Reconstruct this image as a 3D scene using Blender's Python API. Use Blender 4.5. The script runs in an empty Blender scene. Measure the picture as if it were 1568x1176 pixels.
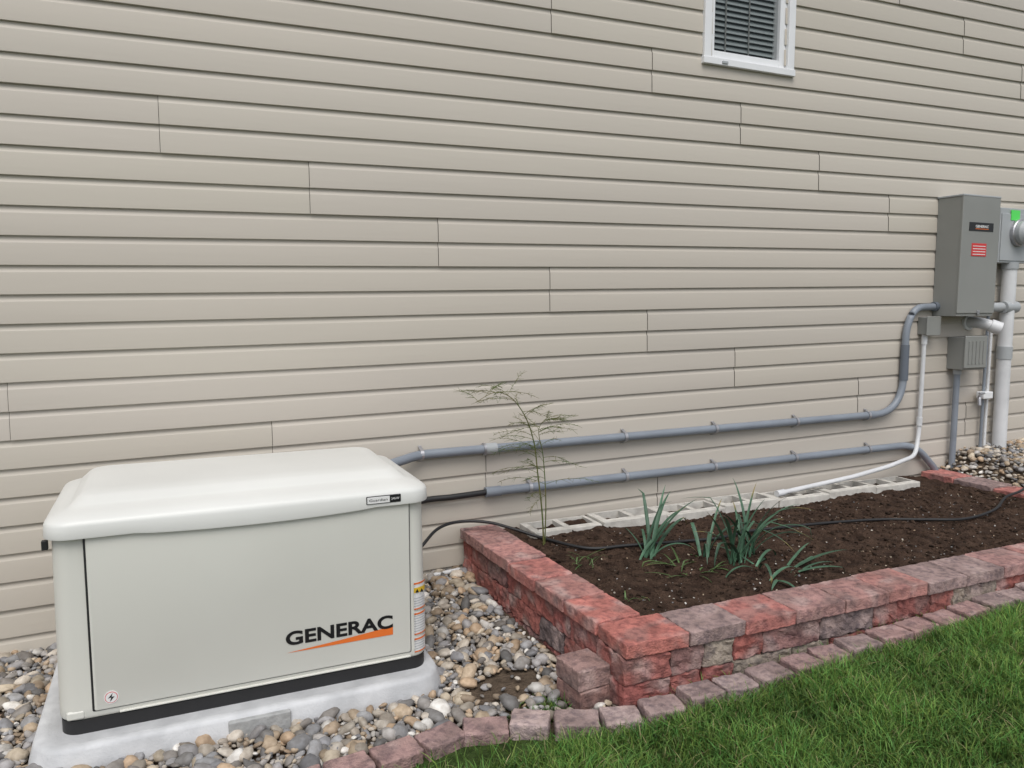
import bpy, math, random
import numpy as np
from mathutils import Vector, noise, Matrix
random.seed(4); rng=np.random.default_rng(4)
R=math.radians
scene=bpy.context.scene; COL=scene.collection
WALL=3.70

# ---------------------------------------------------------------- materials
def nodes(m):
    m.use_nodes=True; nt=m.node_tree
    return nt, nt.nodes["Principled BSDF"]
def mat(name, c1, c2=None, scale=8, rough=.6, bscale=60, bstr=.2, bdist=.005, attr=False, metal=0, detail=3, stretch=None, spec=.5, amt=(.35,.65)):
    m=bpy.data.materials.new(name); nt,b=nodes(m); N=nt.nodes; L=nt.links
    b.inputs["Roughness"].default_value=rough; b.inputs["Metallic"].default_value=metal
    b.inputs["Specular IOR Level"].default_value=spec
    tc=N.new("ShaderNodeTexCoord"); src=tc.outputs["Object"]
    if stretch:
        mp=N.new("ShaderNodeMapping"); mp.inputs["Scale"].default_value=stretch; L.new(src,mp.inputs[0]); src=mp.outputs[0]
    if scale:
        n=N.new("ShaderNodeTexNoise"); n.inputs["Scale"].default_value=scale; n.inputs["Detail"].default_value=detail; L.new(src,n.inputs["Vector"])
        r=N.new("ShaderNodeValToRGB"); r.color_ramp.elements[0].position=amt[0]; r.color_ramp.elements[1].position=amt[1]
        c2=c2 or tuple(x*.85 for x in c1)
        r.color_ramp.elements[0].color=(*c1,1); r.color_ramp.elements[1].color=(*c2,1)
        L.new(n.outputs["Fac"],r.inputs[0]); out=r.outputs[0]
    else: out=None
    if attr:
        a=N.new("ShaderNodeAttribute"); a.attribute_name="col"
        if out is None: out=a.outputs["Color"]
        else:
            mx=N.new("ShaderNodeMix"); mx.data_type='RGBA'; mx.blend_type='MULTIPLY'; mx.inputs[0].default_value=1
            L.new(a.outputs["Color"],mx.inputs[6]); L.new(out,mx.inputs[7]); out=mx.outputs[2]
    if out is None: b.inputs["Base Color"].default_value=(*c1,1)
    else: L.new(out,b.inputs["Base Color"])
    if bstr>0:
        n2=N.new("ShaderNodeTexNoise"); n2.inputs["Scale"].default_value=bscale; n2.inputs["Detail"].default_value=2; L.new(src,n2.inputs["Vector"])
        bp=N.new("ShaderNodeBump"); bp.inputs["Strength"].default_value=bstr; bp.inputs["Distance"].default_value=bdist
        L.new(n2.outputs["Fac"],bp.inputs["Height"]); L.new(bp.outputs[0],b.inputs["Normal"])
    return m
M={}
M['siding']=mat("vinyl_siding",(.530,.488,.425),(.485,.446,.388),scale=1.6,rough=.5,bscale=24,bstr=.22,bdist=.003,stretch=(.12,1,1),spec=.35,attr=True,detail=4)
M['backing']=mat("backing",(.10,.088,.075),scale=None,bstr=0)
M['whitevinyl']=mat("white_vinyl",(.80,.81,.82),(.76,.77,.78),rough=.4,bstr=0)
M['roof']=mat("shingles",(.08,.075,.07),(.13,.12,.11),scale=30,rough=.9)
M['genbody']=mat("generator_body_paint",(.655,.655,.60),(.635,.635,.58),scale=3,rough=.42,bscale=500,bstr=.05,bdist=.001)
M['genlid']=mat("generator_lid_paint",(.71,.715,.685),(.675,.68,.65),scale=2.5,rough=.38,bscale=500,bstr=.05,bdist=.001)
M['black']=mat("black_rubber",(.015,.015,.016),rough=.5,bstr=0,scale=None)
M['blackgloss']=mat("black_label",(.012,.012,.014),rough=.3,bstr=0,scale=None)
M['orange']=mat("orange_decal",(.75,.17,.03),rough=.4,bstr=0,scale=None)
M['yellow']=mat("yellow_decal",(.75,.5,.04),rough=.4,bstr=0,scale=None)
M['red']=mat("red_decal",(.62,.04,.04),rough=.4,bstr=0,scale=None)
M['green']=mat("green_decal",(.1,.75,.12),rough=.4,bstr=0,scale=None)
M['labelwhite']=mat("label_white",(.75,.75,.74),rough=.4,bstr=0,scale=None)
M['pad']=mat("generator_pad_composite",(.60,.61,.62),(.47,.48,.49),scale=11,rough=.78,bscale=110,bstr=.5,bdist=.003,detail=5)
M['padpatch']=mat("pad_recess",(.40,.405,.40),(.31,.315,.31),scale=25,rough=.85,bscale=90,bstr=.6)
M['pipe']=mat("gray_pvc_conduit",(.235,.265,.305),(.205,.23,.265),scale=5,rough=.42,bstr=0)
M['pipedark']=mat("gray_pvc_coupling",(.13,.15,.18),rough=.5,bstr=0,scale=None)
M['whitepipe']=mat("white_pvc_pipe",(.70,.71,.72),(.6,.61,.62),scale=6,rough=.4,bstr=0)
M['steel']=mat("galvanised_steel",(.5,.5,.52),(.4,.4,.42),scale=30,rough=.4,metal=.7,bstr=0)
M['boxgray']=mat("enclosure_paint",(.265,.27,.255),(.245,.25,.235),scale=3,rough=.45,bstr=0)
M['boxlight']=mat("meter_enclosure_paint",(.40,.42,.43),(.37,.39,.40),scale=3,rough=.45,bstr=0)
M['brick']=mat("retaining_block",(1,1,1),(.55,.56,.60),scale=38,rough=.92,bscale=130,bstr=.9,bdist=.006,attr=True,spec=.2,amt=(.44,.68),detail=6)
M['cinder']=mat("cinder_concrete",(.62,.60,.55),(.47,.45,.41),scale=18,rough=.95,bscale=150,bstr=.7,bdist=.003,spec=.2)
M['soil']=mat("garden_soil",(.034,.020,.014),(.085,.053,.037),scale=14,rough=.95,bscale=90,bstr=1,bdist=.02,spec=.15,amt=(.35,.7),detail=5)
M['stone']=mat("river_rock",(1,1,1),(.72,.70,.68),scale=45,rough=.62,bstr=0,attr=True,spec=.4,detail=2)
M['ground']=mat("ground_soil_and_turf",(1,1,1),(.6,.6,.6),scale=20,rough=.95,bscale=60,bstr=.8,bdist=.02,attr=True,spec=.15)
M['leaf']=mat("plant_leaf",(1,1,1),(.75,.8,.75),scale=30,rough=.5,bstr=0,attr=True,spec=.4)
M['blind']=mat("window_blind",(.36,.41,.41),rough=.6,bstr=0,scale=None)
M['dark']=mat("dark_interior",(.01,.011,.011),rough=.9,bstr=0,scale=None)
g=bpy.data.materials.new("window_glass"); nt,b=nodes(g)
b.inputs["Base Color"].default_value=(.02,.03,.03,1); b.inputs["Roughness"].default_value=.03
b.inputs["Alpha"].default_value=.3; M['glass']=g
M['grass']=mat("grass_blade",(1,1,1),rough=.55,bstr=0,attr=True,spec=.25,scale=None)

# ---------------------------------------------------------------- helpers
def empty(name):
    e=bpy.data.objects.new(name,None); COL.objects.link(e); return e
def link(ob,parent=None):
    COL.objects.link(ob)
    if parent: ob.parent=parent
    return ob
def npmesh(name,V,F,m,col=None,smooth=False,parent=None):
    V=np.asarray(V,dtype=np.float32).reshape(-1,3); F=np.asarray(F,dtype=np.int32)
    me=bpy.data.meshes.new(name); k=F.shape[1]
    me.vertices.add(len(V)); me.vertices.foreach_set("co",V.ravel())
    me.loops.add(F.size); me.loops.foreach_set("vertex_index",F.ravel())
    me.polygons.add(len(F)); me.polygons.foreach_set("loop_start",np.arange(0,F.size,k,dtype=np.int32))
    me.polygons.foreach_set("loop_total",np.full(len(F),k,dtype=np.int32))
    me.polygons.foreach_set("use_smooth",np.full(len(F),smooth,dtype=bool))
    me.update(calc_edges=True)
    if col is not None:
        a=me.color_attributes.new("col",'FLOAT_COLOR','POINT')
        c=np.ones((len(V),4),dtype=np.float32); c[:,:3]=col; a.data.foreach_set("color",c.ravel())
    me.materials.append(m); me.validate()
    return link(bpy.data.objects.new(name,me),parent)
def pymesh(name,V,F,m,parent=None,smooth=False):
    me=bpy.data.meshes.new(name); me.from_pydata(V,[],F); me.materials.append(m); me.update()
    if smooth:
        for p in me.polygons:p.use_smooth=True
    return link(bpy.data.objects.new(name,me),parent)
def box(name,x0,x1,y0,y1,z0,z1,m,bev=.003,parent=None,seg=2):
    V=[(x,y,z) for x in(x0,x1) for y in(y0,y1) for z in(z0,z1)]
    F=[(0,1,3,2),(4,6,7,5),(0,4,5,1),(2,3,7,6),(0,2,6,4),(1,5,7,3)]
    ob=pymesh(name,V,F,m,parent)
    if bev:
        md=ob.modifiers.new("b",'BEVEL'); md.width=bev; md.segments=seg
        for p in ob.data.polygons:p.use_smooth=True
        md.harden_normals=True
    return ob
def tube(name,pts,r,m,parent=None,radii=None,res=6):
    cu=bpy.data.curves.new(name,'CURVE'); cu.dimensions='3D'; cu.bevel_depth=r; cu.bevel_resolution=res; cu.use_fill_caps=True
    s=cu.splines.new('POLY'); s.points.add(len(pts)-1)
    for i,p in enumerate(pts):
        s.points[i].co=(*p,1)
        if radii: s.points[i].radius=radii[i]
    s.use_smooth=True
    cu.materials.append(m)
    return link(bpy.data.objects.new(name,cu),parent)
def fillet(pts,rad,n=10):
    out=[Vector(pts[0])]
    for i in range(1,len(pts)-1):
        a,b,c=Vector(pts[i-1]),Vector(pts[i]),Vector(pts[i+1])
        d1=(a-b).normalized(); d2=(c-b).normalized(); r=rad[i-1] if isinstance(rad,(list,tuple)) else rad
        p0=b+d1*r; p2=b+d2*r
        for k in range(n+1):
            t=k/n; out.append(p0*(1-t)**2+b*2*t*(1-t)+p2*t*t)
    out.append(Vector(pts[-1])); return [tuple(p) for p in out]
def catmull(pts,n=10):
    P=[Vector(p) for p in pts]; P=[P[0]*2-P[1]]+P+[P[-1]*2-P[-2]]; out=[]
    for i in range(1,len(P)-2):
        for k in range(n):
            t=k/n; a,b,c,d=P[i-1:i+3]
            out.append(.5*((2*b)+(c-a)*t+(2*a-5*b+4*c-d)*t*t+(3*b-a-3*c+d)*t**3))
    out.append(P[-2]); return [tuple(p) for p in out]
def disc(name,x,y,z,r,depth,m,parent=None,bev=.0,n=32):
    V=[];F=[]
    prof=[(r,0),(r,-depth+bev),(r-bev,-depth)] if bev else [(r,0),(r,-depth)]
    for (rr,dy) in prof:
        for i in range(n):
            a=2*math.pi*i/n; V.append((x+rr*math.cos(a),y+dy,z+rr*math.sin(a)))
    for j in range(len(prof)-1):
        for i in range(n):
            F.append((j*n+i,j*n+(i+1)%n,(j+1)*n+(i+1)%n,(j+1)*n+i))
    F.append(tuple((len(prof)-1)*n+i for i in range(n)))
    return pymesh(name,V,F,m,parent)
def text(name,body,x,y,z,width,height,m,parent=None,bold=.02):
    cu=bpy.data.curves.new(name,'FONT'); cu.body=body; cu.size=1; cu.offset=bold; cu.extrude=.004
    tmp=bpy.data.objects.new("tmp",cu); COL.objects.link(tmp)
    bpy.context.view_layer.update()
    dg=bpy.context.evaluated_depsgraph_get()
    me=bpy.data.meshes.new_from_object(tmp.evaluated_get(dg)); bpy.data.objects.remove(tmp)
    co=np.array([v.co for v in me.vertices]); mn=co.min(0); mx=co.max(0)
    for v in me.vertices:
        px=(v.co.x-mn[0])/(mx[0]-mn[0])*width; pz=(v.co.y-mn[1])/(mx[1]-mn[1])*height
        v.co=(x+px, y-(v.co.z*.15), z+pz)
    me.materials.clear(); me.materials.append(m); me.name=name
    return link(bpy.data.objects.new(name,me),parent)
def sm(t): t=np.clip(t,0,1); return t*t*(3-2*t)
def gz(X,Y):
    X=np.asarray(X,dtype=float); Y=np.asarray(Y,dtype=float)
    b=np.interp(X,[-5,.9,1.4,1.6,2.4,3.5,5,9,60],[0,0,.05,.08,.13,.17,.24,.35,.35])
    return b+.05*sm((Y-2.9)/.8)*sm((X-.6)/.7)+.13*sm((X-4.93)/.22)*sm((Y-2.3)/.6)
EX=[-8,.3,.5,.70,.85,1.03,1.21,1.35,1.5,1.73,2.38,3.5,7,60]
EY=[2.36,2.29,2.30,2.33,2.37,2.32,2.21,2.15,2.12,2.10,2.10,2.12,2.15,2.2]
def edge(x): return np.interp(x,EX,EY)

# ---------------------------------------------------------------- ground
def axis(a,b,c,d,fine):
    return np.concatenate([np.linspace(a,b,14)[:-1],np.arange(b,c,fine),np.linspace(c,d,14)])
xs=axis(-80,-2.5,7,80,.06); ys=axis(-80,.5,3.9,80,.05)
XX,YY=np.meshgrid(xs,ys,indexing='ij'); ZZ=gz(XX,YY)
V=np.stack([XX,YY,ZZ-.012],-1).reshape(-1,3)
nx,ny=len(xs),len(ys); I=np.arange(nx*ny).reshape(nx,ny)
F=np.stack([I[:-1,:-1],I[1:,:-1],I[1:,1:],I[:-1,1:]],-1).reshape(-1,4)
lawn=(YY<edge(XX)).reshape(-1)|(YY>4).reshape(-1)
c=np.where(lawn[:,None],np.array([.045,.075,.02]),np.array([.12,.09,.065]))
npmesh("ground",V,F,M['ground'],c,True)

# ---------------------------------------------------------------- house
house=empty("vinyl_sided_house")
p=.1188; Zb=1.203-p*12; ncourse=44; TILT=.0165
XL,XR=-6.0,11.0
# double 4.5 dutch-lap style course: flat face, crisp butt edge, short cove at the top
bands=[[(.002,.0006),(-.0150,0)],[(-.0150,0),(-.0156,.0018)],[(-.0156,.0018),(-.0122,.74*p),(-.0114,.765*p)],[(-.0114,.765*p),(-.0078,.82*p),(-.0052,.89*p),(-.0042,1.03*p)]]
prof=[q for bnd in bands for q in bnd]
breaks=set(); acc_=0
for bnd in bands: acc_+=len(bnd); breaks.add(acc_-1)
V=[];F=[];C=[]
def addseg(x0,x1,z0,dy0,dy1,seed,tint):
    n=max(2,int((x1-x0)/.25)); base=len(V); k=len(prof)
    for i in range(n+1):
        t=i/n; x=x0+(x1-x0)*t; w=noise.noise(Vector((x*1.3,seed*3.1,z0*2)))*.0014
        zz=noise.noise(Vector((x*.8,seed*1.7,9)))*.0012+TILT*(x-2.48)
        for (dy,dz) in prof: V.append((x,WALL+dy+dy0+(dy1-dy0)*t+(w if dy<-.002 else 0),z0+dz+zz)); C.append(tint)
    for i in range(n):
        for j in range(k-1):
            if j in breaks: continue
            F.append((base+i*k+j,base+(i+1)*k+j,base+(i+1)*k+j+1,base+i*k+j+1))
wx0,wx1=2.88,3.41
rs=random.Random(11); tints={}
for cidx in range(ncourse):
    z0=Zb+cidx*p; j=(cidx-12)//2
    if j>=0: s=2.48-.62*j
    else: s={-1:3.11,-2:4.14,-3:1.49,-4:2.57,-5:3.4,-6:.6}.get(j,1)
    seams=sorted(x for x in (s+3.72*n for n in range(-8,9)) if XL<x<XR)
    b=[XL]+seams+[XR]
    for a,e in zip(b[:-1],b[1:]):
        key=(j,round(a,2))
        if key not in tints: q=1+rs.uniform(-.022,.022); tints[key]=(q,q*(1+rs.uniform(-.004,.004)),q*(1+rs.uniform(-.01,.01)))
        parts=[(a+.0020,e)]
        if 2.85<z0<3.95:
            parts=[]
            if a<wx0: parts.append((a+.0020,min(e,wx0)))
            if e>wx1: parts.append((max(a+.0020,wx1),e))
        for (q0,q1) in parts:
            f=lambda x:-.0030*(1-(x-a)/(e-a))
            addseg(q0,q1,z0,f(q0),f(q1),j,tints[key])
npmesh("siding",V,F,M['siding'],np.array(C),True,house)
ztop=Zb+ncourse*p-.10
box("wall_core_left",XL,wx0,WALL+.004,WALL+8,-.3,ztop,M['backing'],0,house)
box("wall_core_right",wx1,XR,WALL+.004,WALL+8,-.3,ztop,M['backing'],0,house)
box("wall_core_below_window",wx0,wx1,WALL+.004,WALL+8,-.3,2.905,M['backing'],0,house)
box("wall_core_above_window",wx0,wx1,WALL+.004,WALL+8,3.95,ztop,M['backing'],0,house)
box("window_recess_back",wx0,wx1,WALL+.5,WALL+.52,2.905,3.95,M['dark'],0,house)
pymesh("roof",[(XL-.4,WALL-.45,ztop),(XR+.4,WALL-.45,ztop),(XR+.4,WALL+8.4,ztop),(XL-.4,WALL+8.4,ztop),(XL-.4,WALL+4,ztop+2.2),(XR+.4,WALL+4,ztop+2.2)],
  [(0,1,2,3),(0,1,5,4),(2,3,4,5),(0,3,4),(1,2,5)],M['roof'],house)
W0,W1,WZ0,WZ1=2.815,3.475,2.825,4.10
fy=WALL-.034
for nm,a in dict(frame_left=(W0,W0+.05,WZ0,WZ1),frame_right=(W1-.05,W1,WZ0,WZ1),frame_sill=(W0-.006,W1+.006,WZ0-.004,WZ0+.035),frame_head=(W0,W1,WZ1-.05,WZ1)).items():
    yy=fy-(.006 if nm=='frame_sill' else 0)
    box("window_"+nm,a[0],a[1],yy,WALL+.06,a[2],a[3],M['whitevinyl'],.004,house)
for nm,a in dict(l=(W0+.053,W0+.085,WZ0+.036,WZ1-.05),r=(W1-.10,W1-.053,WZ0+.036,WZ1-.05),b=(W0+.085,W1-.10,WZ0+.036,WZ0+.082),t=(W0+.085,W1-.10,3.44,3.48)).items():
    box("window_sash_"+nm,a[0],a[1],WALL-.012,WALL+.05,a[2],a[3],M['whitevinyl'],.003,house)
box("window_sill_latch",W0+.12,W0+.16,fy-.012,fy,WZ0+.005,WZ0+.02,M['boxlight'],.002,house)
pymesh("window_glass",[(W0+.08,WALL+.01,WZ0+.07),(W1-.09,WALL+.01,WZ0+.07),(W1-.09,WALL+.01,WZ1-.05),(W0+.08,WALL+.01,WZ1-.05)],[(0,1,2,3)],M['glass'],house)
V=[];F=[]
z=WZ0+.075
while z<WZ1-.05:
    b0=len(V); V+= [(W0+.085,WALL+.035,z+.004),(W1-.095,WALL+.035,z+.004),(W1-.095,WALL+.050,z+.030),(W0+.085,WALL+.050,z+.030)]; F.append((b0,b0+1,b0+2,b0+3)); z+=.032
pymesh("window_blind",V,F,M['blind'],house)
for x in (W0+.19,W0+.36):
    box("window_blind_cord",x,x+.008,WALL+.028,WALL+.031,WZ0+.08,WZ1-.05,M['boxgray'],0,house)
tube("foundation_drain_tip",[(1.10,3.655,.085),(1.33,3.655,.10)],.012,M['whitepipe'],house)

# ---------------------------------------------------------------- generator
def rrect(x0,x1,y0,y1,r,n=8):
    pts=[]
    for cx,cy,a0 in((x1-r,y0+r,-90),(x1-r,y1-r,0),(x0+r,y1-r,90),(x0+r,y0+r,180)):
        for i in range(n+1):
            a=R(a0+90*i/n); pts.append((cx+r*math.cos(a),cy+r*math.sin(a)))
    m=24
    for i in range(1,m): pts.append((x0+r+(x1-x0-2*r)*i/m,y0))
    return pts
def loft(name,loops,m,parent,cap=True,capb=True,smooth=True,split=35):
    V=[];F=[];n=len(loops[0])
    for l in loops:V+=l
    for j in range(len(loops)-1):
        for i in range(n):
            F.append((j*n+i,j*n+(i+1)%n,(j+1)*n+(i+1)%n,(j+1)*n+i))
    if cap:F.append(tuple((len(loops)-1)*n+i for i in range(n)))
    if capb:F.append(tuple(reversed(range(n))))
    ob=pymesh(name,V,F,m,parent,smooth)
    md=ob.modifiers.new("e",'EDGE_SPLIT'); md.split_angle=R(split)
    return ob
def rl(x0,x1,y0,y1,r,z,bow=None):
    l=[]
    for (x,y) in rrect(x0,x1,y0,y1,r):
        zz=z
        if bow and y<y0+.005:
            t=(x-(-.12))/(.66+.12)
            if 0<t<1: zz-=bow*math.sin(math.pi*t)**.6
        l.append((x,y,zz))
    return l
gen=empty("standby_generator")
GX0,GX1,GY0,GY1=-.378,.872,2.755,3.42
PT=.076   # pad top
body=[]
for z,i in((.120,.004),(.130,0),(.16,0),(.735,.006),(.76,.008)):
    body.append(rl(GX0+i,GX1-i,GY0+i,GY1-i,.055,z))
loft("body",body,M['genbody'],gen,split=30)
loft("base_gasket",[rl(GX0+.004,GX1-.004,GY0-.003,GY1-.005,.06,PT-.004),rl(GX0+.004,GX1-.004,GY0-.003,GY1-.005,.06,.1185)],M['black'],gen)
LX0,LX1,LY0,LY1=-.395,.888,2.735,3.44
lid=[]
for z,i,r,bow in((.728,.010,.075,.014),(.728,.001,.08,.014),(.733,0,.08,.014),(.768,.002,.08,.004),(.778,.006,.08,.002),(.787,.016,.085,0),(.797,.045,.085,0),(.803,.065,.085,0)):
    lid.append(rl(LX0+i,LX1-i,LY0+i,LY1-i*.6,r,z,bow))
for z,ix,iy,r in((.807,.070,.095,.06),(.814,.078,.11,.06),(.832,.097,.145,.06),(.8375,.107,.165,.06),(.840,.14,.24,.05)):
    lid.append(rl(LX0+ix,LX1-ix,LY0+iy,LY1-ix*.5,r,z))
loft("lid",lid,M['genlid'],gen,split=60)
dy=GY0-.006
def panel(name,x0,x1,z0,z1,y0,y1,r,m,bev):
    pts=[]
    for cx,cz,a0 in((x1-r,z0+r,-90),(x1-r,z1-r,0),(x0+r,z1-r,90),(x0+r,z0+r,180)):
        for i in range(6):
            a=R(a0+90*i/5); pts.append((cx+r*math.cos(a),cz+r*math.sin(a)))
    def sc(i): 
        return [(x+(i if x<(x0+x1)/2 else -i), z+(i if z<(z0+z1)/2 else -i)) for x,z in pts]
    loops=[[(x,y1,z) for x,z in sc(0)],[(x,y0+bev,z) for x,z in sc(0)],[(x,y0+bev*.3,z) for x,z in sc(bev*.3)],[(x,y0,z) for x,z in sc(bev)]]
    return loft(name,loops,m,gen,split=80)
panel("door_gap",-.279,.803,.1405,.735,GY0-.0015,GY0+.01,.006,M['black'],.001)
panel("door",-.2725,.8005,.1425,.735,dy,GY0+.01,.006,M['genbody'],.005)
box("sill_lip",-.2,.80,GY0-.007,GY0+.004,.1225,.130,M['genbody'],.003,gen)
box("hinge_pin",-.398,-.38,GY0+.03,GY0+.05,.69,.72,M['black'],.002,gen)
box("corner_foot",-.355,-.30,GY0-.003,GY0+.05,.122,.152,M['genbody'],.008,gen)
text("lettering","GENERAC",.338,dy-.0012,.252,.392,.052,M['blackgloss'],gen,.03)
pymesh("orange_swoosh",[(.338,dy-.0015,.226),(.73,dy-.0015,.226),(.73,dy-.0015,.259),(.54,dy-.0015,.241)],[(0,1,2,3)],M['orange'],gen)
disc("round_sticker",-.222,dy,.182,.022,.0015,M['labelwhite'],gen)
disc("round_sticker_ring",-.222,dy-.0012,.182,.019,.0008,M['red'],gen); disc("round_sticker_face",-.222,dy-.0016,.182,.0172,.0008,M['labelwhite'],gen)
pymesh("round_sticker_bolt",[(-.217,dy-.003,.197),(-.232,dy-.003,.180),(-.222,dy-.003,.182),(-.227,dy-.003,.167),(-.212,dy-.003,.185),(-.222,dy-.003,.184)],[(0,1,2),(2,3,4),(2,4,5),(0,2,5)],M['blackgloss'],gen)
box("name_plate",.635,.765,LY0-.0025,LY0+.004,.740,.770,M['blackgloss'],.003,gen)
box("name_plate_light",.638,.722,LY0-.0045,LY0,.743,.767,M['labelwhite'],.001,gen)
text("name_plate_text","Guardian",.645,LY0-.0045,.751,.068,.009,M['blackgloss'],gen,.0)
text("name_plate_text_b","24kW",.728,LY0-.0027,.751,.030,.009,M['labelwhite'],gen,.0)
def wrap(name,z0,z1,m,off,x0=.818,amax=62):
    r=.055; cx=GX1-.002-r; cy=GY0+.002+r; pts=[(x0,GY0+.002-off)]
    for i in range(9):
        a=R(-90+amax*i/8); pts.append((cx+(r+off)*math.cos(a),cy+(r+off)*math.sin(a)))
    V=[(x,y,z0) for x,y in pts]+[(x,y,z1) for x,y in pts]; n=len(pts)
    return pymesh(name,V,[(i,i+1,n+i+1,n+i) for i in range(n-1)],m,gen,True)
for k,(a,b_) in enumerate(((.305,.415),(.205,.295),(.105+.03,.195))):
    wrap("warning_label_%d"%k,a,b_,M['labelwhite'],.003+.001)
    wrap("warning_header_%d"%k,b_-.010,b_-.003,M['orange'],.005)
    wrap("warning_footer_%d"%k,a+.001,a+.006,M['orange'],.005)
    for q in range(7):
        if k==0 and q>3: break
        zz=a+.014+q*.010
        if zz>b_-.015: break
        wrap("label_line_%d_%d"%(k,q),zz,zz+.0022,M['boxlight'],.005,.824,46+random.random()*10)
wrap("warning_yellow",.372,.392,M['yellow'],.005)
for xx in(.828,.846):
    pymesh("warning_triangle",[(xx-.007,GY0-.0045,.374),(xx+.007,GY0-.0045,.374),(xx,GY0-.0045,.389)],[(0,1,2)],M['blackgloss'],gen)
pad=empty("generator_pad")
loops=[]
for (z,i) in((-.03,-.016),(.015,-.012),(PT-.012,.0),(PT-.003,.004),(PT+.001,.012),(PT+.001,.040),(PT-.003,.048)):
    loops.append(rl(-.455+i,.905-i,2.655+i,3.52-i,.12 if i<.02 else .10,z))
loft("slab",loops,M['pad'],pad,split=50)
box("slab_recess",.13,.335,2.638,2.68,-.005,.066,M['padpatch'],.006,pad)

# ---------------------------------------------------------------- blocks
def rbox_faces(L_,W_,H_,r,nl,nw,nh):
    def ax(h,n):
        return np.concatenate([[-h,-h+r*.3,-h+r],np.linspace(-h+r,h-r,n+1)[1:-1],[h-r,h-r*.3,h]])
    A=[ax(L_/2,nl),ax(W_/2,nw),ax(H_/2,nh)]; hh=np.array([L_/2,W_/2,H_/2]); Vs=[];Fs=[];base=0
    for axn in range(3):
        u,v=[(1,2),(2,0),(0,1)][axn]
        for s in(-1,1):
            U,Vv=np.meshgrid(A[u],A[v],indexing='ij'); P=np.zeros(U.shape+(3,)); P[...,u]=U;P[...,v]=Vv;P[...,axn]=s*hh[axn]
            n0,n1=U.shape; I=np.arange(n0*n1).reshape(n0,n1)+base
            q=np.stack([I[:-1,:-1],I[1:,:-1],I[1:,1:],I[:-1,1:]],-1).reshape(-1,4)
            if s<0:q=q[:,::-1]
            Vs.append(P.reshape(-1,3));Fs.append(q);base+=n0*n1
    P=np.concatenate(Vs);C=np.clip(P,-(hh-r),hh-r);D=P-C;l=np.linalg.norm(D,axis=1,keepdims=True);P=C+D/np.maximum(l,1e-9)*r
    return P,np.concatenate(Fs)
class Acc:
    def __init__(s): s.V=[];s.F=[];s.C=[];s.n=0
    def block(s,c,dims,rotz,col,rough=.004,r=.006,tilt=0,res=.018,nz=35,wea=.5):
        P,F=rbox_faces(*dims,r,*[max(1,int(d/res)) for d in dims])
        M3=np.array(Matrix.Rotation(rotz,3,'Z')@Matrix.Rotation(tilt,3,'X')); P=P@M3.T+np.array(c)
        off=random.random()*50
        D=np.array([noise.noise_vector(Vector(q)*nz+Vector((off,0,0))) for q in P.tolist()])+.5*np.array([noise.noise_vector(Vector(q)*nz*2.7+Vector((off,0,0))) for q in P.tolist()])
        P=P+D*rough
        pc=np.array([noise.noise(Vector(q)*14+Vector((off,3,0))) for q in P.tolist()])
        pg=np.array([noise.noise(Vector(q)*11+Vector((off,30,0))) for q in P.tolist()])
        pl=np.array([noise.noise(Vector(q)*12+Vector((off,70,9))) for q in P.tolist()])
        cc=np.array(col)[None,:]*(1+.35*pc[:,None])
        w=np.clip(pg*2.4-.3,0,wea)[:,None]; cc=cc*(1-w)+np.array([[.23,.17,.155]])*w
        w=np.clip(pl*2.4-.55,0,.55)[:,None]; cc=cc*(1-w)+np.array([[.50,.38,.35]])*w
        s.V.append(P);s.F.append(F+s.n);s.C.append(cc);s.n+=len(P)
    def make(s,name,m,parent=None):
        return npmesh(name,np.concatenate(s.V),np.concatenate(s.F),m,np.clip(np.concatenate(s.C),0,1),False,parent)
reds=[(.35,.125,.105),(.31,.11,.097),(.28,.11,.097),(.25,.14,.13),(.38,.145,.125),(.20,.155,.15),(.34,.13,.11),(.33,.28,.23)]
caps=[(.42,.21,.185),(.46,.19,.165),(.39,.23,.21),(.37,.21,.19),(.48,.25,.225),(.33,.24,.225),(.58,.45,.43)]
bed=empty("raised_garden_bed")
acc=Acc(); capa=Acc()
def topz(y): return .297+.022*(y-2.2)/1.45
def runwall(p0,p1,inward,start_off,first=None):
    p0=Vector(p0);p1=Vector(p1);d=(p1-p0);Ln=d.length;d.normalize();ang=math.atan2(d.y,d.x)
    nrm=Vector((-d.y,d.x))*inward
    s=start_off[0]; ncap=0
    while s<Ln-.02:
        l=random.uniform(.235,.27); e=min(s+l,Ln)
        c=p0+d*((s+e)/2)+nrm*.10; z=topz(c.y)-.027
        col=first if (ncap==0 and first) else random.choice(caps)
        capa.block((c.x+random.uniform(-.004,.004),c.y+random.uniform(-.005,.005),z+random.uniform(-.002,.002)),(e-s-.004,.2,.054),ang+random.uniform(-.015,.015),col,.0032,.005,wea=.45)
        s=e; ncap+=1
    for k in range(3):
        s=-random.uniform(0,.12) if start_off[1] else .0
        zt=-.057-.097*k
        while s<Ln:
            l=random.choice([.2,.2,.29,.14]); e=min(s+l,Ln); ss=max(s,0)
            if e-ss>.03:
                c=p0+d*((ss+e)/2)+nrm*(.10+.012); z=topz(c.y)+zt-.0475
                acc.block((c.x+random.uniform(-.002,.002),c.y+random.uniform(-.006,.003),z),(e-ss-.003,.19,.095),ang,random.choice(reds),.0090,.008)
            s+=l
runwall((1.395,2.165),(4.94,2.165),1,(.0,False),(.48,.18,.15))
runwall((1.395,2.375),(1.335,3.655),-1,(.0,True),(.49,.19,.16))
runwall((4.94,2.375),(4.94,3.655),1,(.0,True))
acc.make("wall_blocks",M['brick'],bed); capa.make("cap_blocks",M['brick'],bed)
sxs=np.arange(1.5,4.78,.02); sys_=np.arange(2.33,3.69,.02)
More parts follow.
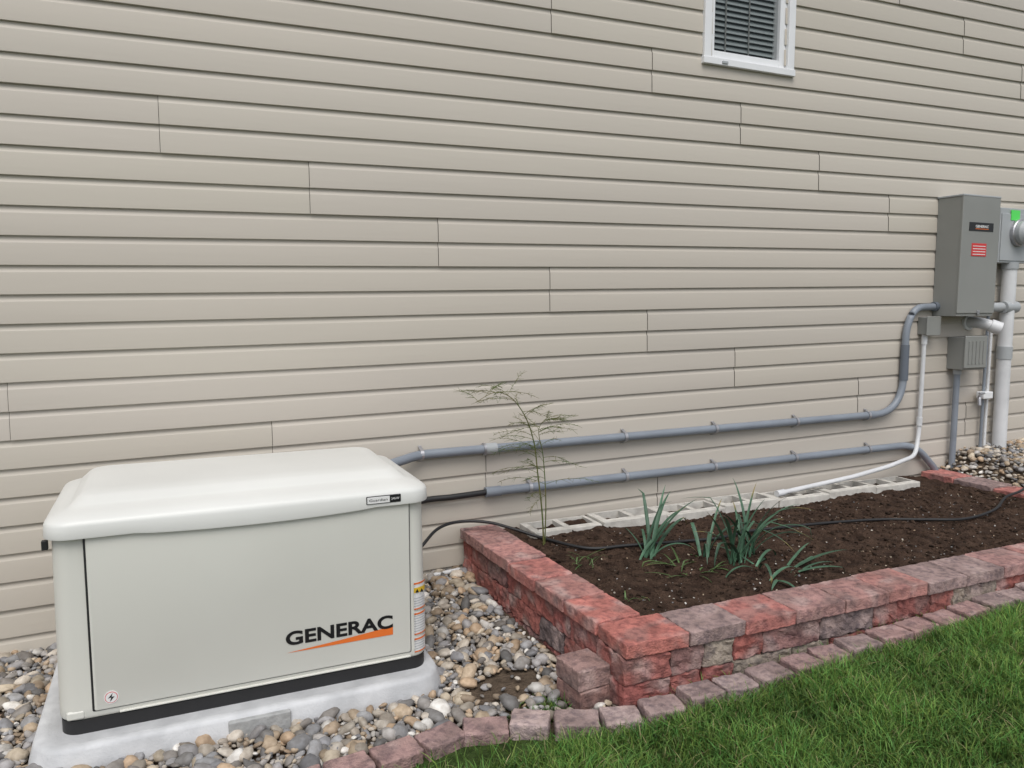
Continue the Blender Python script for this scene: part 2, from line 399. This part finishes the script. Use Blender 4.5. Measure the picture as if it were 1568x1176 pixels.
SX,SY=np.meshgrid(sxs,sys_,indexing='ij')
SZ=np.zeros_like(SX)
for i in range(SX.shape[0]):
    for j in range(SX.shape[1]):
        q=Vector((SX[i,j],SY[i,j],0))
        SZ[i,j]=.262+.02*(q.y-2.3)+.022*noise.noise(q*2.2)+.016*noise.noise(q*9)+.010*noise.noise(q*28)+.005*noise.noise(q*60)
I=np.arange(SX.size).reshape(SX.shape)
F=np.stack([I[:-1,:-1],I[1:,:-1],I[1:,1:],I[:-1,1:]],-1).reshape(-1,4)
npmesh("garden_soil",np.stack([SX,SY,SZ],-1),F,M['soil'],None,False,bed)
def soilz(x,y):
    i=int(np.clip(round((x-1.5)/.02),0,SX.shape[0]-1)); j=int(np.clip(round((y-2.33)/.02),0,SX.shape[1]-1)); return float(SZ[i,j])

# cinder blocks along wall
cb=empty("cinder_block_row")
x=1.66;k=0
while x<4.45:
    L_=.395; y0=3.435+random.uniform(-.010,.008); y1=y0+.195; z1=.322+random.uniform(-.008,.005); z0=.12; t=.034
    V=[];F=[]
    xs_=[x,x+t,x+L_/2-t/2,x+L_/2+t/2,x+L_-t,x+L_]; ysb=[y0,y0+t,y1-t,y1]
    def P(i,j,z): return (xs_[i]+noise.noise(Vector((xs_[i]*30,ysb[j]*30,z)))*.003,ysb[j],z)
    idx={}
    for z in(z0,z1):
        for i in range(6):
            for j in range(4): idx[(i,j,z)]=len(V); V.append(P(i,j,z))
    holes={(1,1),(3,1)}
    for i in range(5):
        for j in range(3):
            if (i,j) in holes:
                for (a,b_) in(((i,j),(i+1,j)),((i+1,j),(i+1,j+1)),((i+1,j+1),(i,j+1)),((i,j+1),(i,j))):
                    F.append((idx[(*a,z0)],idx[(*b_,z0)],idx[(*b_,z1)],idx[(*a,z1)]))
            else: F.append((idx[(i,j,z1)],idx[(i+1,j,z1)],idx[(i+1,j+1,z1)],idx[(i,j+1,z1)]))
    for i in range(5):
        F.append((idx[(i,0,z0)],idx[(i+1,0,z0)],idx[(i+1,0,z1)],idx[(i,0,z1)])); F.append((idx[(i+1,3,z0)],idx[(i,3,z0)],idx[(i,3,z1)],idx[(i+1,3,z1)]))
    for j in range(3):
        F.append((idx[(0,j+1,z0)],idx[(0,j,z0)],idx[(0,j,z1)],idx[(0,j+1,z1)])); F.append((idx[(5,j,z0)],idx[(5,j+1,z0)],idx[(5,j+1,z1)],idx[(5,j,z1)]))
    ob=pymesh("block_%d"%k,V,F,M['cinder'],cb); md=ob.modifiers.new("b",'BEVEL'); md.width=.004; md.segments=2
    x+=L_+.006;k+=1

st=Acc()
st.block((1.325,2.335,.075),(.135,.15,.075),.12,(.27,.16,.14),.004,.005)
st.block((1.322,2.338,.152),(.138,.152,.075),.07,(.32,.21,.19),.004,.005)
st.make("stacked_paver_blocks",M['brick'])
pv=Acc(); s=-2.2
while s<6.5:
    l=random.uniform(.135,.165)
    x0,x1=s,s+l
    y0_,y1_=float(edge(x0)),float(edge(x1)); dx,dy_=x1-x0,y1_-y0_; L2=math.hypot(dx,dy_); f_=l/L2
    x1=x0+dx*f_; y1_=float(edge(x1)); cx,cy=(x0+x1)/2,(y0_+y1_)/2
    pv.block((cx,cy-.010+random.uniform(-.006,.006),float(gz(cx,cy))-.002+random.uniform(-.008,.006)),(l-.008,.105,.075),math.atan2(y1_-y0_,x1-x0)+random.uniform(-.08,.08),random.choice([(.37,.24,.22),(.34,.23,.215),(.40,.26,.24),(.32,.24,.225),(.45,.35,.33)]),.004,.008,random.uniform(-.05,.05),wea=.35)
    s=x1+.004
pv.make("paver_edging",M['brick'])

# ---------------------------------------------------------------- stones
import bmesh
def ico(s):
    bm=bmesh.new(); bmesh.ops.create_icosphere(bm,subdivisions=s,radius=1); bm.verts.ensure_lookup_table()
    V=np.array([v.co[:] for v in bm.verts]);F=np.array([[v.index for v in f.verts] for f in bm.faces]); bm.free(); return V,F
ICO={1:ico(1),2:ico(2)}
pal=np.array([(.34,.30,.25),(.47,.42,.35),(.26,.24,.22),(.55,.50,.43),(.36,.28,.20),(.31,.31,.315),(.44,.35,.25),(.68,.66,.62),(.17,.165,.16),(.40,.38,.36),(.46,.34,.23),(.34,.33,.33),(.24,.24,.25),(.50,.43,.33)])
def stones(name,pts,rad,m,colors=None,sub=2):
    IV,IF=ICO[sub]
    variants=[IV*(1+.35*np.array([noise.noise(Vector(v)*1.1+Vector((k*7,0,0))) for v in IV.tolist()])[:,None]) for k in range(10)]
    n=len(pts); vi=rng.integers(0,10,n); B=np.stack(variants)[vi]
    sc=rad[:,None]*np.stack([rng.uniform(.9,1.4,n),rng.uniform(.65,1.0,n),rng.uniform(.45,.75,n)],1)
    B=B*sc[:,None,:]
    a=rng.uniform(0,2*np.pi,n);t=rng.normal(0,.35,n);t2=rng.normal(0,.35,n)
    def rot(P,i,j,ang):
        c,s=np.cos(ang)[:,None],np.sin(ang)[:,None]; x=P[...,i]*c-P[...,j]*s; y=P[...,i]*s+P[...,j]*c; P=P.copy(); P[...,i]=x;P[...,j]=y; return P
    B=rot(B,1,2,t);B=rot(B,0,2,t2);B=rot(B,0,1,a)
    V=B+pts[:,None,:]
    F=IF[None]+(np.arange(n)*len(IV))[:,None,None]
    col=pal[rng.integers(0,len(pal),n)]*rng.uniform(.7,1.3,(n,1)) if colors is None else colors
    C=np.repeat(col[:,None,:],len(IV),1).reshape(-1,3)
    return npmesh(name,V.reshape(-1,3),F.reshape(-1,3),m,np.clip(C,0,.85),sub==2)
def scatter(x0,x1,y0,y1,sp,rlo,rhi):
    xs=np.arange(x0,x1,sp);ys=np.arange(y0,y1,sp);A,B=np.meshgrid(xs,ys);A=A.ravel()+rng.uniform(-.5,.5,A.size)*sp;B=B.ravel()+rng.uniform(-.5,.5,B.size)*sp
    return A,B,rlo+(rhi-rlo)*rng.random(A.size)**2.0
allp=[];allr=[]
for (x0,x1,y0,y1,sp,zo,rl_,rh) in((-1.5,1.42,2.2,3.70,.023,.000,.008,.017),(-1.5,1.42,2.2,3.70,.034,.009,.010,.037),(4.93,8,2.2,3.69,.034,.0,.012,.022),(4.95,8,2.2,3.69,.042,.012,.012,.030)):
    A,B,rr=scatter(x0,x1,y0,y1,sp,rl_,rh)
    m=(B>edge(A)+.05)
    m&=~((A>-.46+.03)&(A<.905-.03)&(B>2.68)&(B<3.5))
    m&=~((A>1.385-.047*(B-2.2)/1.45)&(A<4.9))
    m&=~((A>1.24)&(A<1.41)&(B>2.25)&(B<2.42))
    mud=np.hypot((A-1.12)/.15,(B-2.57)/.11); m&=~((mud<1)&(rng.random(A.size)<.88))
    mud2=np.hypot((A-1.15)/.2,(B-2.34)/.08); m&=~((mud2<1)&(rng.random(A.size)<.6))
    A,B,rr=A[m],B[m],rr[m]
    allp.append(np.stack([A,B,gz(A,B)+zo+rr*.15],1));allr.append(rr)
stones("river_rock_gravel",np.concatenate(allp),np.concatenate(allr),M['stone'])
n=420; px=rng.uniform(1.65,4.7,n);py=rng.uniform(2.42,3.38,n)
cp=np.array([(x,y,soilz(x,y)+.003) for x,y in zip(px,py)])
stones("garden_bed_debris",cp,rng.uniform(.002,.006,n),M['stone'],None,1)
n=3200; px=rng.uniform(1.6,4.72,n);py=rng.uniform(2.37,3.43,n)
cp=np.array([(x,y,soilz(x,y)+.001) for x,y in zip(px,py)])
V0=stones("soil_clods",cp,.004+.012*rng.random(n)**2,M['ground'],rng.uniform(.028,.10,(n,1))*np.array([[1,.64,.45]]),1); V0.parent=bed

# ---------------------------------------------------------------- grass
def blades(name,x,y,z,h,w,lean,colA):
    n=len(x); a=rng.uniform(0,2*np.pi,n); la=rng.uniform(0,2*np.pi,n)
    ts=np.array([0,.4,.75,1.0]); ws=np.array([1,.85,.5,.05])
    bx=np.cos(a)[:,None]*w[:,None]*ws/2; by=np.sin(a)[:,None]*w[:,None]*ws/2
    off=lean[:,None]*ts**2*h[:,None]
    cx=x[:,None]+np.cos(la)[:,None]*off; cy=y[:,None]+np.sin(la)[:,None]*off; cz=z[:,None]+h[:,None]*(ts-.25*lean[:,None]*ts**2)
    V=np.zeros((n,4,2,3)); V[:,:,0]=np.stack([cx-bx,cy-by,cz],-1); V[:,:,1]=np.stack([cx+bx,cy+by,cz],-1)
    f=np.array([[0,1,3,2],[2,3,5,4],[4,5,7,6]]); F=f[None]+(np.arange(n)*8)[:,None,None]
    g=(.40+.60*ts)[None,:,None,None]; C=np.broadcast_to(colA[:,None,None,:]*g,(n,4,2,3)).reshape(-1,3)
    return npmesh(name,V.reshape(-1,3),F.reshape(-1,4),M['grass'],C,False)
def field(n,x0,x1,y0,y1):
    x=rng.uniform(x0,x1,n);y=rng.uniform(y0,y1,n)
    m=y<edge(x)-.066+rng.normal(0,.015,n)
    return x[m],y[m]
x1_,y1_=field(88000,.5,4.4,1.15,2.12); x2_,y2_=field(20000,-1.5,6,.4,2.3)
x3_=rng.normal(1.15,.10,500);y3_=rng.normal(2.33,.04,500); x4_=rng.uniform(1.45,3.6,160); y4_=edge(x4_)+.056+rng.normal(0,.004,160)
X=np.concatenate([x1_,x2_,x3_,x4_]);Y=np.concatenate([y1_,y2_,y3_,y4_]); n=len(X)
cl=np.array([noise.noise(Vector((a*4,b_*4,0))) +.6*noise.noise(Vector((a*13,b_*13,4))) for a,b_ in zip(X.tolist(),Y.tolist())])
h=rng.uniform(.035,.080,n)*(1+.5*cl); h[-660:]*=.6
ed=np.clip((edge(X)-Y-.05)/.10,0,1); h[:-660]*=(.66+.34*ed[:-660])
colA=np.array([.130,.240,.050])[None,:]*(1+.45*cl[:,None])*rng.uniform(.55,1.45,(n,1))
colA[:,0]*=rng.uniform(.65,1.3,n)
dry=rng.random(n)<.04; colA[dry]=np.array([.38,.34,.17])
blades("lawn_grass",X,Y,gz(X,Y)-.006,h,rng.uniform(.0026,.0050,n),rng.uniform(.1,1.2,n),np.clip(colA,.005,.6))

# ---------------------------------------------------------------- leeks
def leek(name,leaves,cbase=(.065,.135,.085)):
    V=[];F=[];C=[]
    for (bx,by,az,length,lift,droop,w) in leaves:
        bz=soilz(bx,by)-.01; n=14; d=Vector((math.cos(az),math.sin(az),0)); side=Vector((-d.y,d.x,0)); p_=Vector((bx,by,bz)); el=lift
        sh=random.uniform(.65,1.35); tip=random.random()<.35; b0=len(V)
        kink=random.randint(6,11) if random.random()<.35 else 99
        for i in range(n+1):
            t=i/n; ww=w*(.45+.9*t if t<.35 else (.765+.1*(t-.35))*(1-((t-.35)/.65)**2.2))*.5+.0006
            fold=.55*(1-t*.4)
            up=(d*(-math.sin(el))+Vector((0,0,math.cos(el))))
            V+= [tuple(p_-side*ww+up*ww*fold),tuple(p_),tuple(p_+side*ww+up*ww*fold)]
            c=Vector(cbase)*sh*(1 if t>.15 else 1.7)
            if tip and t>.85: c=Vector((.26,.21,.08))
            C+=[tuple(c)]*3
            p_=p_+(d*math.cos(el)+Vector((0,0,math.sin(el))))*(length/n); el-=droop/n*(1+t*1.6)+(.9 if i==kink else 0)
            d=(Matrix.Rotation(random.uniform(-.04,.04),3,'Z')@d)
        for i in range(n):
            for k in range(2): F.append((b0+i*3+k,b0+i*3+k+1,b0+i*3+k+4,b0+i*3+k+3))
    return npmesh(name,V,F,M['leaf'],np.array(C),True)
def clump(bx,by,n,L0,L1,lifts=(.9,1.5),droop=(.3,1.6),w=(.014,.026),az=None,sp=.03):
    out=[]
    for i in range(n):
        a=random.uniform(0,2*math.pi) if az is None else random.gauss(az[0],az[1])
        out.append((bx+random.uniform(-sp,sp),by+random.uniform(-sp,sp),a,random.uniform(L0,L1),random.uniform(*lifts),random.uniform(*droop),random.uniform(*w)))
    return out
leek("leek_plant",clump(2.36,2.74,14,.28,.50,(.95,1.5),(.2,1.2))+clump(2.47,2.78,9,.26,.44)+clump(2.42,2.66,5,.20,.32,(.3,.9))+clump(2.26,2.86,5,.2,.34,(.6,1.4)))
leek("leek_plant",clump(2.05,3.00,8,.28,.42,(.8,1.35),(.1,.7),az=(-.1,.6),sp=.03)+clump(2.0,2.97,4,.18,.28,(.9,1.4),sp=.04))
leek("leek_plant",clump(2.50,2.56,7,.30,.42,(.12,.45),(.1,.5),az=(.35,.3),sp=.03)+clump(2.38,2.50,3,.15,.22,(.3,.9)))
leek("weed_patch",clump(2.15,2.80,22,.10,.20,(.1,.6),(.2,.8),(.006,.012),sp=.10)+clump(1.72,3.05,24,.05,.12,(.2,1.2),(.2,1),(.003,.006),sp=.07)+clump(1.68,2.6,10,.04,.08,(.2,1.2),(.2,1),(.004,.008),sp=.05),(.09,.15,.05))

# ---------------------------------------------------------------- asparagus fern
asp=bpy.data.curves.new("asparagus_plant",'CURVE'); asp.dimensions='3D'; asp.bevel_depth=1.0; asp.bevel_resolution=0
def spl(pts,rads):
    s=asp.splines.new('POLY'); s.points.add(len(pts)-1)
    for i,(p_,r_) in enumerate(zip(pts,rads)): s.points[i].co=(*p_,1); s.points[i].radius=r_
def stem(pts,r0,br,tmin=.2,tmax=.99):
    C=catmull(pts,8); n=len(C); spl(C,[r0*(1-.78*i/n) for i in range(n)])
    for k in range(br):
        t=tmin+(tmax-tmin)*(k+random.random())/br; i=int(t*(n-1)); b0=Vector(C[i]); az=random.uniform(0,2*math.pi); L_=random.uniform(.12,.26)*(1.2-.5*t); el=random.uniform(.1,.9)
        d=Vector((math.cos(az)*1.0,math.sin(az)*.6,math.sin(el)*.8)).normalized(); pts2=[]; q=b0.copy()
        for m in range(10):
            pts2.append(q.copy()); q=q+d*(L_/9); d=(d+Vector((0,0,-.10+.03*t))+Vector((random.uniform(-.1,.1),random.uniform(-.1,.1),random.uniform(-.05,.05)))).normalized()
        spl([tuple(v) for v in pts2],[.0012*(1-.5*m/10) for m in range(10)])
        for m in range(2,10):
            for rep in range(3):
                dd=(Vector((random.uniform(-1,1),random.uniform(-1,1),random.uniform(-.3,.9))).normalized()+d*.8)*random.uniform(.010,.028)
                a=pts2[m]; spl([tuple(a),tuple(a+dd+Vector((0,0,-.003)))],[.0008,.0005])
stem([(1.655,3.33,.27),(1.645,3.33,.45),(1.62,3.33,.65),(1.60,3.33,.80),(1.55,3.32,.93),(1.47,3.31,1.03),(1.38,3.30,1.06),(1.28,3.29,1.02)],.0046,24,.28)
stem([(1.665,3.34,.27),(1.67,3.34,.50),(1.66,3.35,.72),(1.64,3.36,.86),(1.70,3.36,.93)],.0036,27,.28)
asp.materials.append(mat("asparagus_fern",(.085,.135,.035),(.15,.14,.055),scale=12,rough=.7,bstr=0,spec=.1))
link(bpy.data.objects.new("asparagus_plant",asp))

# ---------------------------------------------------------------- conduits etc.
cy=WALL-.045
def strap(x,z,parent,r=.024,y=cy):
    pts=[(x,y+r*1.1+.003,z+r+.016)]+[(x,y-(r+.003)*math.sin(a),z+(r+.003)*math.cos(a)) for a in np.linspace(0,math.pi,9)]+[(x,y+r*1.1+.003,z-r-.016)]
    V=[];F=[]
    for q in pts: V+= [(x-.009,q[1],q[2]),(x+.009,q[1],q[2])]
    for i in range(len(pts)-1): F.append((2*i,2*i+1,2*i+3,2*i+2))
    o=pymesh("strap",V,F,M['steel'],parent); md=o.modifiers.new("s",'SOLIDIFY'); md.thickness=.002
    disc("strap_screw",x,cy+.025,z+r+.010,.005,.012,M['steel'],parent,n=8)
c1=empty("electrical_conduit"); r=.0235
tube("pipe_run",fillet([(.80,3.50,.60),(.93,3.57,.70),(1.12,cy,.722),(1.50,cy,.724),(4.52,cy,.742),(4.52,cy,1.33),(4.60,cy,1.45),(4.81,cy,1.455)],[.05,.06,.05,.26,.09,.07]),r,M['pipe'],c1)
tube("coupling_a",[(1.465,cy,.724),(1.535,cy,.7245)],.030,M['boxlight'],c1)
tube("coupling_a_lip",[(1.462,cy,.724),(1.474,cy,.724)],.033,M['steel'],c1)
tube("coupling_b",[(4.19,cy,.740),(4.26,cy,.7405)],.0275,M['pipe'],c1)
tube("coupling_c",[(4.52,cy,1.04),(4.52,cy,1.20)],.0275,M['pipedark'],c1); tube("coupling_c1",[(4.52,cy,.96),(4.52,cy,1.05)],.028,M['pipedark'],c1)
tube("coupling_d",[(4.77,cy,1.455),(4.80,cy,1.455)],.031,M['pipedark'],c1)
for x in(1.13,2.32,2.95,3.58,4.20): strap(x,.722+.018*(x-1.1)/3.1,c1)
c2=empty("electrical_conduit")
tube("pipe_run",fillet([(1.48,cy,.495),(4.66,cy,.512),(4.86,cy-.01,.33),(4.90,cy-.01,.25)],[.14,.04]),r,M['pipe'],c2)
tube("coupling",[(1.475,cy,.495),(1.56,cy,.4955)],.0275,M['pipe'],c2)
tube("feed_cable",catmull([(.80,3.50,.46),(.95,3.58,.475),(1.14,cy,.487),(1.30,cy,.489),(1.48,cy,.495)]),.0155,M['black'],c2)
for x in(1.73,2.33,2.95,3.58,4.22): strap(x,.4965+.016*(x-1.5)/3.1,c2)
ts=empty("transfer_switch_box")
box("enclosure",4.80,5.165,3.505,3.685,1.39,2.18,M['boxgray'],.004,ts)
box("cover",4.797,5.168,3.497,3.512,1.41,2.187,M['boxgray'],.004,ts)
box("top_flange",4.795,5.17,3.495,3.69,2.180,2.192,M['boxlight'],.003,ts)
box("brand_plate",4.865,5.105,3.4945,3.499,1.955,2.012,M['blackgloss'],.001,ts)
text("brand_text","GENERAC",4.925,3.4942,1.978,.13,.017,M['labelwhite'],ts,.02)
box("brand_bar",4.925,5.055,3.4935,3.497,1.968,1.972,M['orange'],0,ts)
box("warning_plate",4.90,5.045,3.4945,3.499,1.79,1.875,M['red'],.001,ts)
for q in range(4): box("warning_text_%d"%q,4.91,5.035,3.4935,3.497,1.80+q*.018,1.805+q*.018,M['labelwhite'],0,ts)
box("latch",4.99,5.01,3.488,3.498,1.40,1.43,M['steel'],.003,ts)
box("nipple_plate",5.165,5.30,3.60,3.67,1.415,1.485,M['boxlight'],.005,ts)
mt=empty("electric_meter")
box("meter_socket",5.31,5.62,3.59,3.688,1.76,2.14,M['boxlight'],.006,mt)
box("meter_cover",5.32,5.61,3.583,3.592,1.775,2.10,M['boxlight'],.003,mt)
disc("meter_ring",5.50,3.584,1.97,.095,.03,M['steel'],mt,.006)
disc("meter_face",5.50,3.555,1.97,.082,.05,M['boxlight'],mt,.02)
box("meter_display",5.455,5.545,3.502,3.51,1.96,2.0,M['dark'],.002,mt)
box("meter_tag",5.41,5.50,3.579,3.584,2.055,2.125,M['green'],0,mt)
rp=empty("utility_riser_pipe")
tube("riser",[(5.50,3.62,.30),(5.49,3.62,1.0),(5.49,3.62,1.765)],.047,M['whitepipe'],rp)
tube("riser_coupling",[(5.49,3.62,1.08),(5.49,3.62,1.17)],.052,M['boxlight'],rp)
tube("hub",[(5.49,3.62,1.72),(5.49,3.62,1.765)],.055,M['boxlight'],rp)
tube("cross_pipe",[(5.25,3.62,1.45),(5.49,3.62,1.45)],.033,M['boxlight'],rp)
tube("cross_collar",[(5.425,3.61,1.45),(5.56,3.61,1.45)],.043,M['boxlight'],rp)
tp=empty("service_pipe")
tube("grey_pipe",[(5.335,3.65,.35),(5.335,3.65,1.42)],.011,M['pipe'],tp)
tube("white_pipe",[(5.375,3.65,.35),(5.375,3.65,1.35)],.011,M['whitepipe'],tp)
ve=empty("vent_elbow")
tube("elbow",fillet([(5.17,3.69,1.345),(5.17,3.60,1.345),(5.235,3.53,1.315)],[.05]),.038,M['whitepipe'],ve)
tube("elbow_hub",[(5.215,3.55,1.325),(5.26,3.505,1.302)],.045,M['whitepipe'],ve)
tube("elbow_flange",[(5.17,3.67,1.345),(5.17,3.69,1.345)],.055,M['whitevinyl'],ve)
dc=empty("disconnect_box")
box("enclosure",4.975,5.19,3.56,3.688,1.02,1.245,M['boxgray'],.006,dc)
box("cover",4.97,5.195,3.545,3.562,1.03,1.255,M['boxgray'],.008,dc)
for q in range(5): box("cover_rib_%d"%q,5.00+q*.037,5.012+q*.037,3.539,3.547,1.06,1.22,M['boxgray'],.003,dc)
tube("conduit",[(5.03,3.64,.28),(5.03,3.64,1.02)],.021,M['pipe'],dc)
tube("connector",[(5.03,3.64,.985),(5.03,3.64,1.02)],.028,M['boxlight'],dc)
jb=empty("junction_box")
box("box",4.665,4.79,3.615,3.688,1.265,1.385,M['boxgray'],.006,jb)
box("lid",4.66,4.795,3.607,3.617,1.26,1.39,M['boxgray'],.004,jb)
wp=empty("white_pvc_pipe")
tube("pipe",fillet([(4.695,3.65,1.27),(4.69,3.65,.56),(4.60,3.60,.445),(4.3,3.56,.405),(3.95,3.53,.375),(3.30,3.50,.337)],[.09,.06,.05,.05]),.0145,M['whitepipe'],wp)
tube("collar_a",[(4.695,3.65,1.20),(4.695,3.65,1.265)],.019,M['whitepipe'],wp); tube("collar_b",[(4.69,3.65,.64),(4.69,3.65,.70)],.019,M['whitepipe'],wp)
tube("collar_c",[(3.30,3.50,.337),(3.36,3.503,.3405)],.02,M['whitepipe'],wp)
hs=empty("hose_spigot")
box("plate",5.27,5.37,3.60,3.66,.80,.85,M['whitevinyl'],.006,hs)
tube("valve",fillet([(5.27,3.63,.82),(5.22,3.60,.82),(5.215,3.59,.76)],[.02]),.012,M['steel'],hs)
tube("handle",[(5.20,3.585,.845),(5.25,3.585,.845)],.008,M['steel'],hs)
pts=[(1.00,3.45,.26),(1.07,3.46,.32),(1.18,3.55,.365),(1.31,3.60,.372),(1.45,3.55,.365),(1.57,3.46,.335),(1.67,3.38,.305),(1.81,3.17,.295),(2.0,3.12,.298),(2.25,3.08,.295),(2.50,3.05,.292),(2.72,3.08,.292),(2.94,3.06,.293),(3.25,3.03,.29),(3.55,2.97,.288),(3.78,2.86,.29),(3.98,2.78,.292),(4.28,2.82,.30),(4.53,2.92,.325),(4.79,2.98,.335),(5.2,3.1,.40),(5.8,3.2,.45)]
tube("garden_hose_cable",catmull(pts),.0078,M['black'])

# ---------------------------------------------------------------- light, camera
w=bpy.data.worlds.new("World"); scene.world=w; w.use_nodes=True; nt=w.node_tree
sky=nt.nodes.new("ShaderNodeTexSky"); sky.sky_type='NISHITA'; sky.sun_disc=False; sky.sun_elevation=R(58); sky.sun_rotation=R(200); sky.dust_density=3; sky.ozone_density=1
hs_=nt.nodes.new("ShaderNodeHueSaturation"); hs_.inputs["Saturation"].default_value=.45
nt.links.new(sky.outputs[0],hs_.inputs["Color"]); nt.links.new(hs_.outputs[0],nt.nodes["Background"].inputs[0]); nt.nodes["Background"].inputs[1].default_value=.15
sl=bpy.data.lights.new("sun",'SUN'); sl.energy=1.5; sl.angle=R(40); sl.color=(1,.975,.94)
so=bpy.data.objects.new("sun",sl); COL.objects.link(so)
d=Vector((math.sin(R(200))*math.cos(R(58)),math.cos(R(200))*math.cos(R(58)),math.sin(R(58))))
so.rotation_euler=d.to_track_quat('Z','Y').to_euler()
cd=bpy.data.cameras.new("camera"); cd.sensor_width=36; cd.lens=1180/1568*36; cd.clip_end=500; cd.clip_start=.05
co=bpy.data.objects.new("camera",cd); COL.objects.link(co); co.location=(0,0,1.47); co.rotation_euler=(R(84.1),0,R(-24)); scene.camera=co
scene.view_settings.view_transform='Standard'; scene.view_settings.look='None'; scene.view_settings.exposure=0
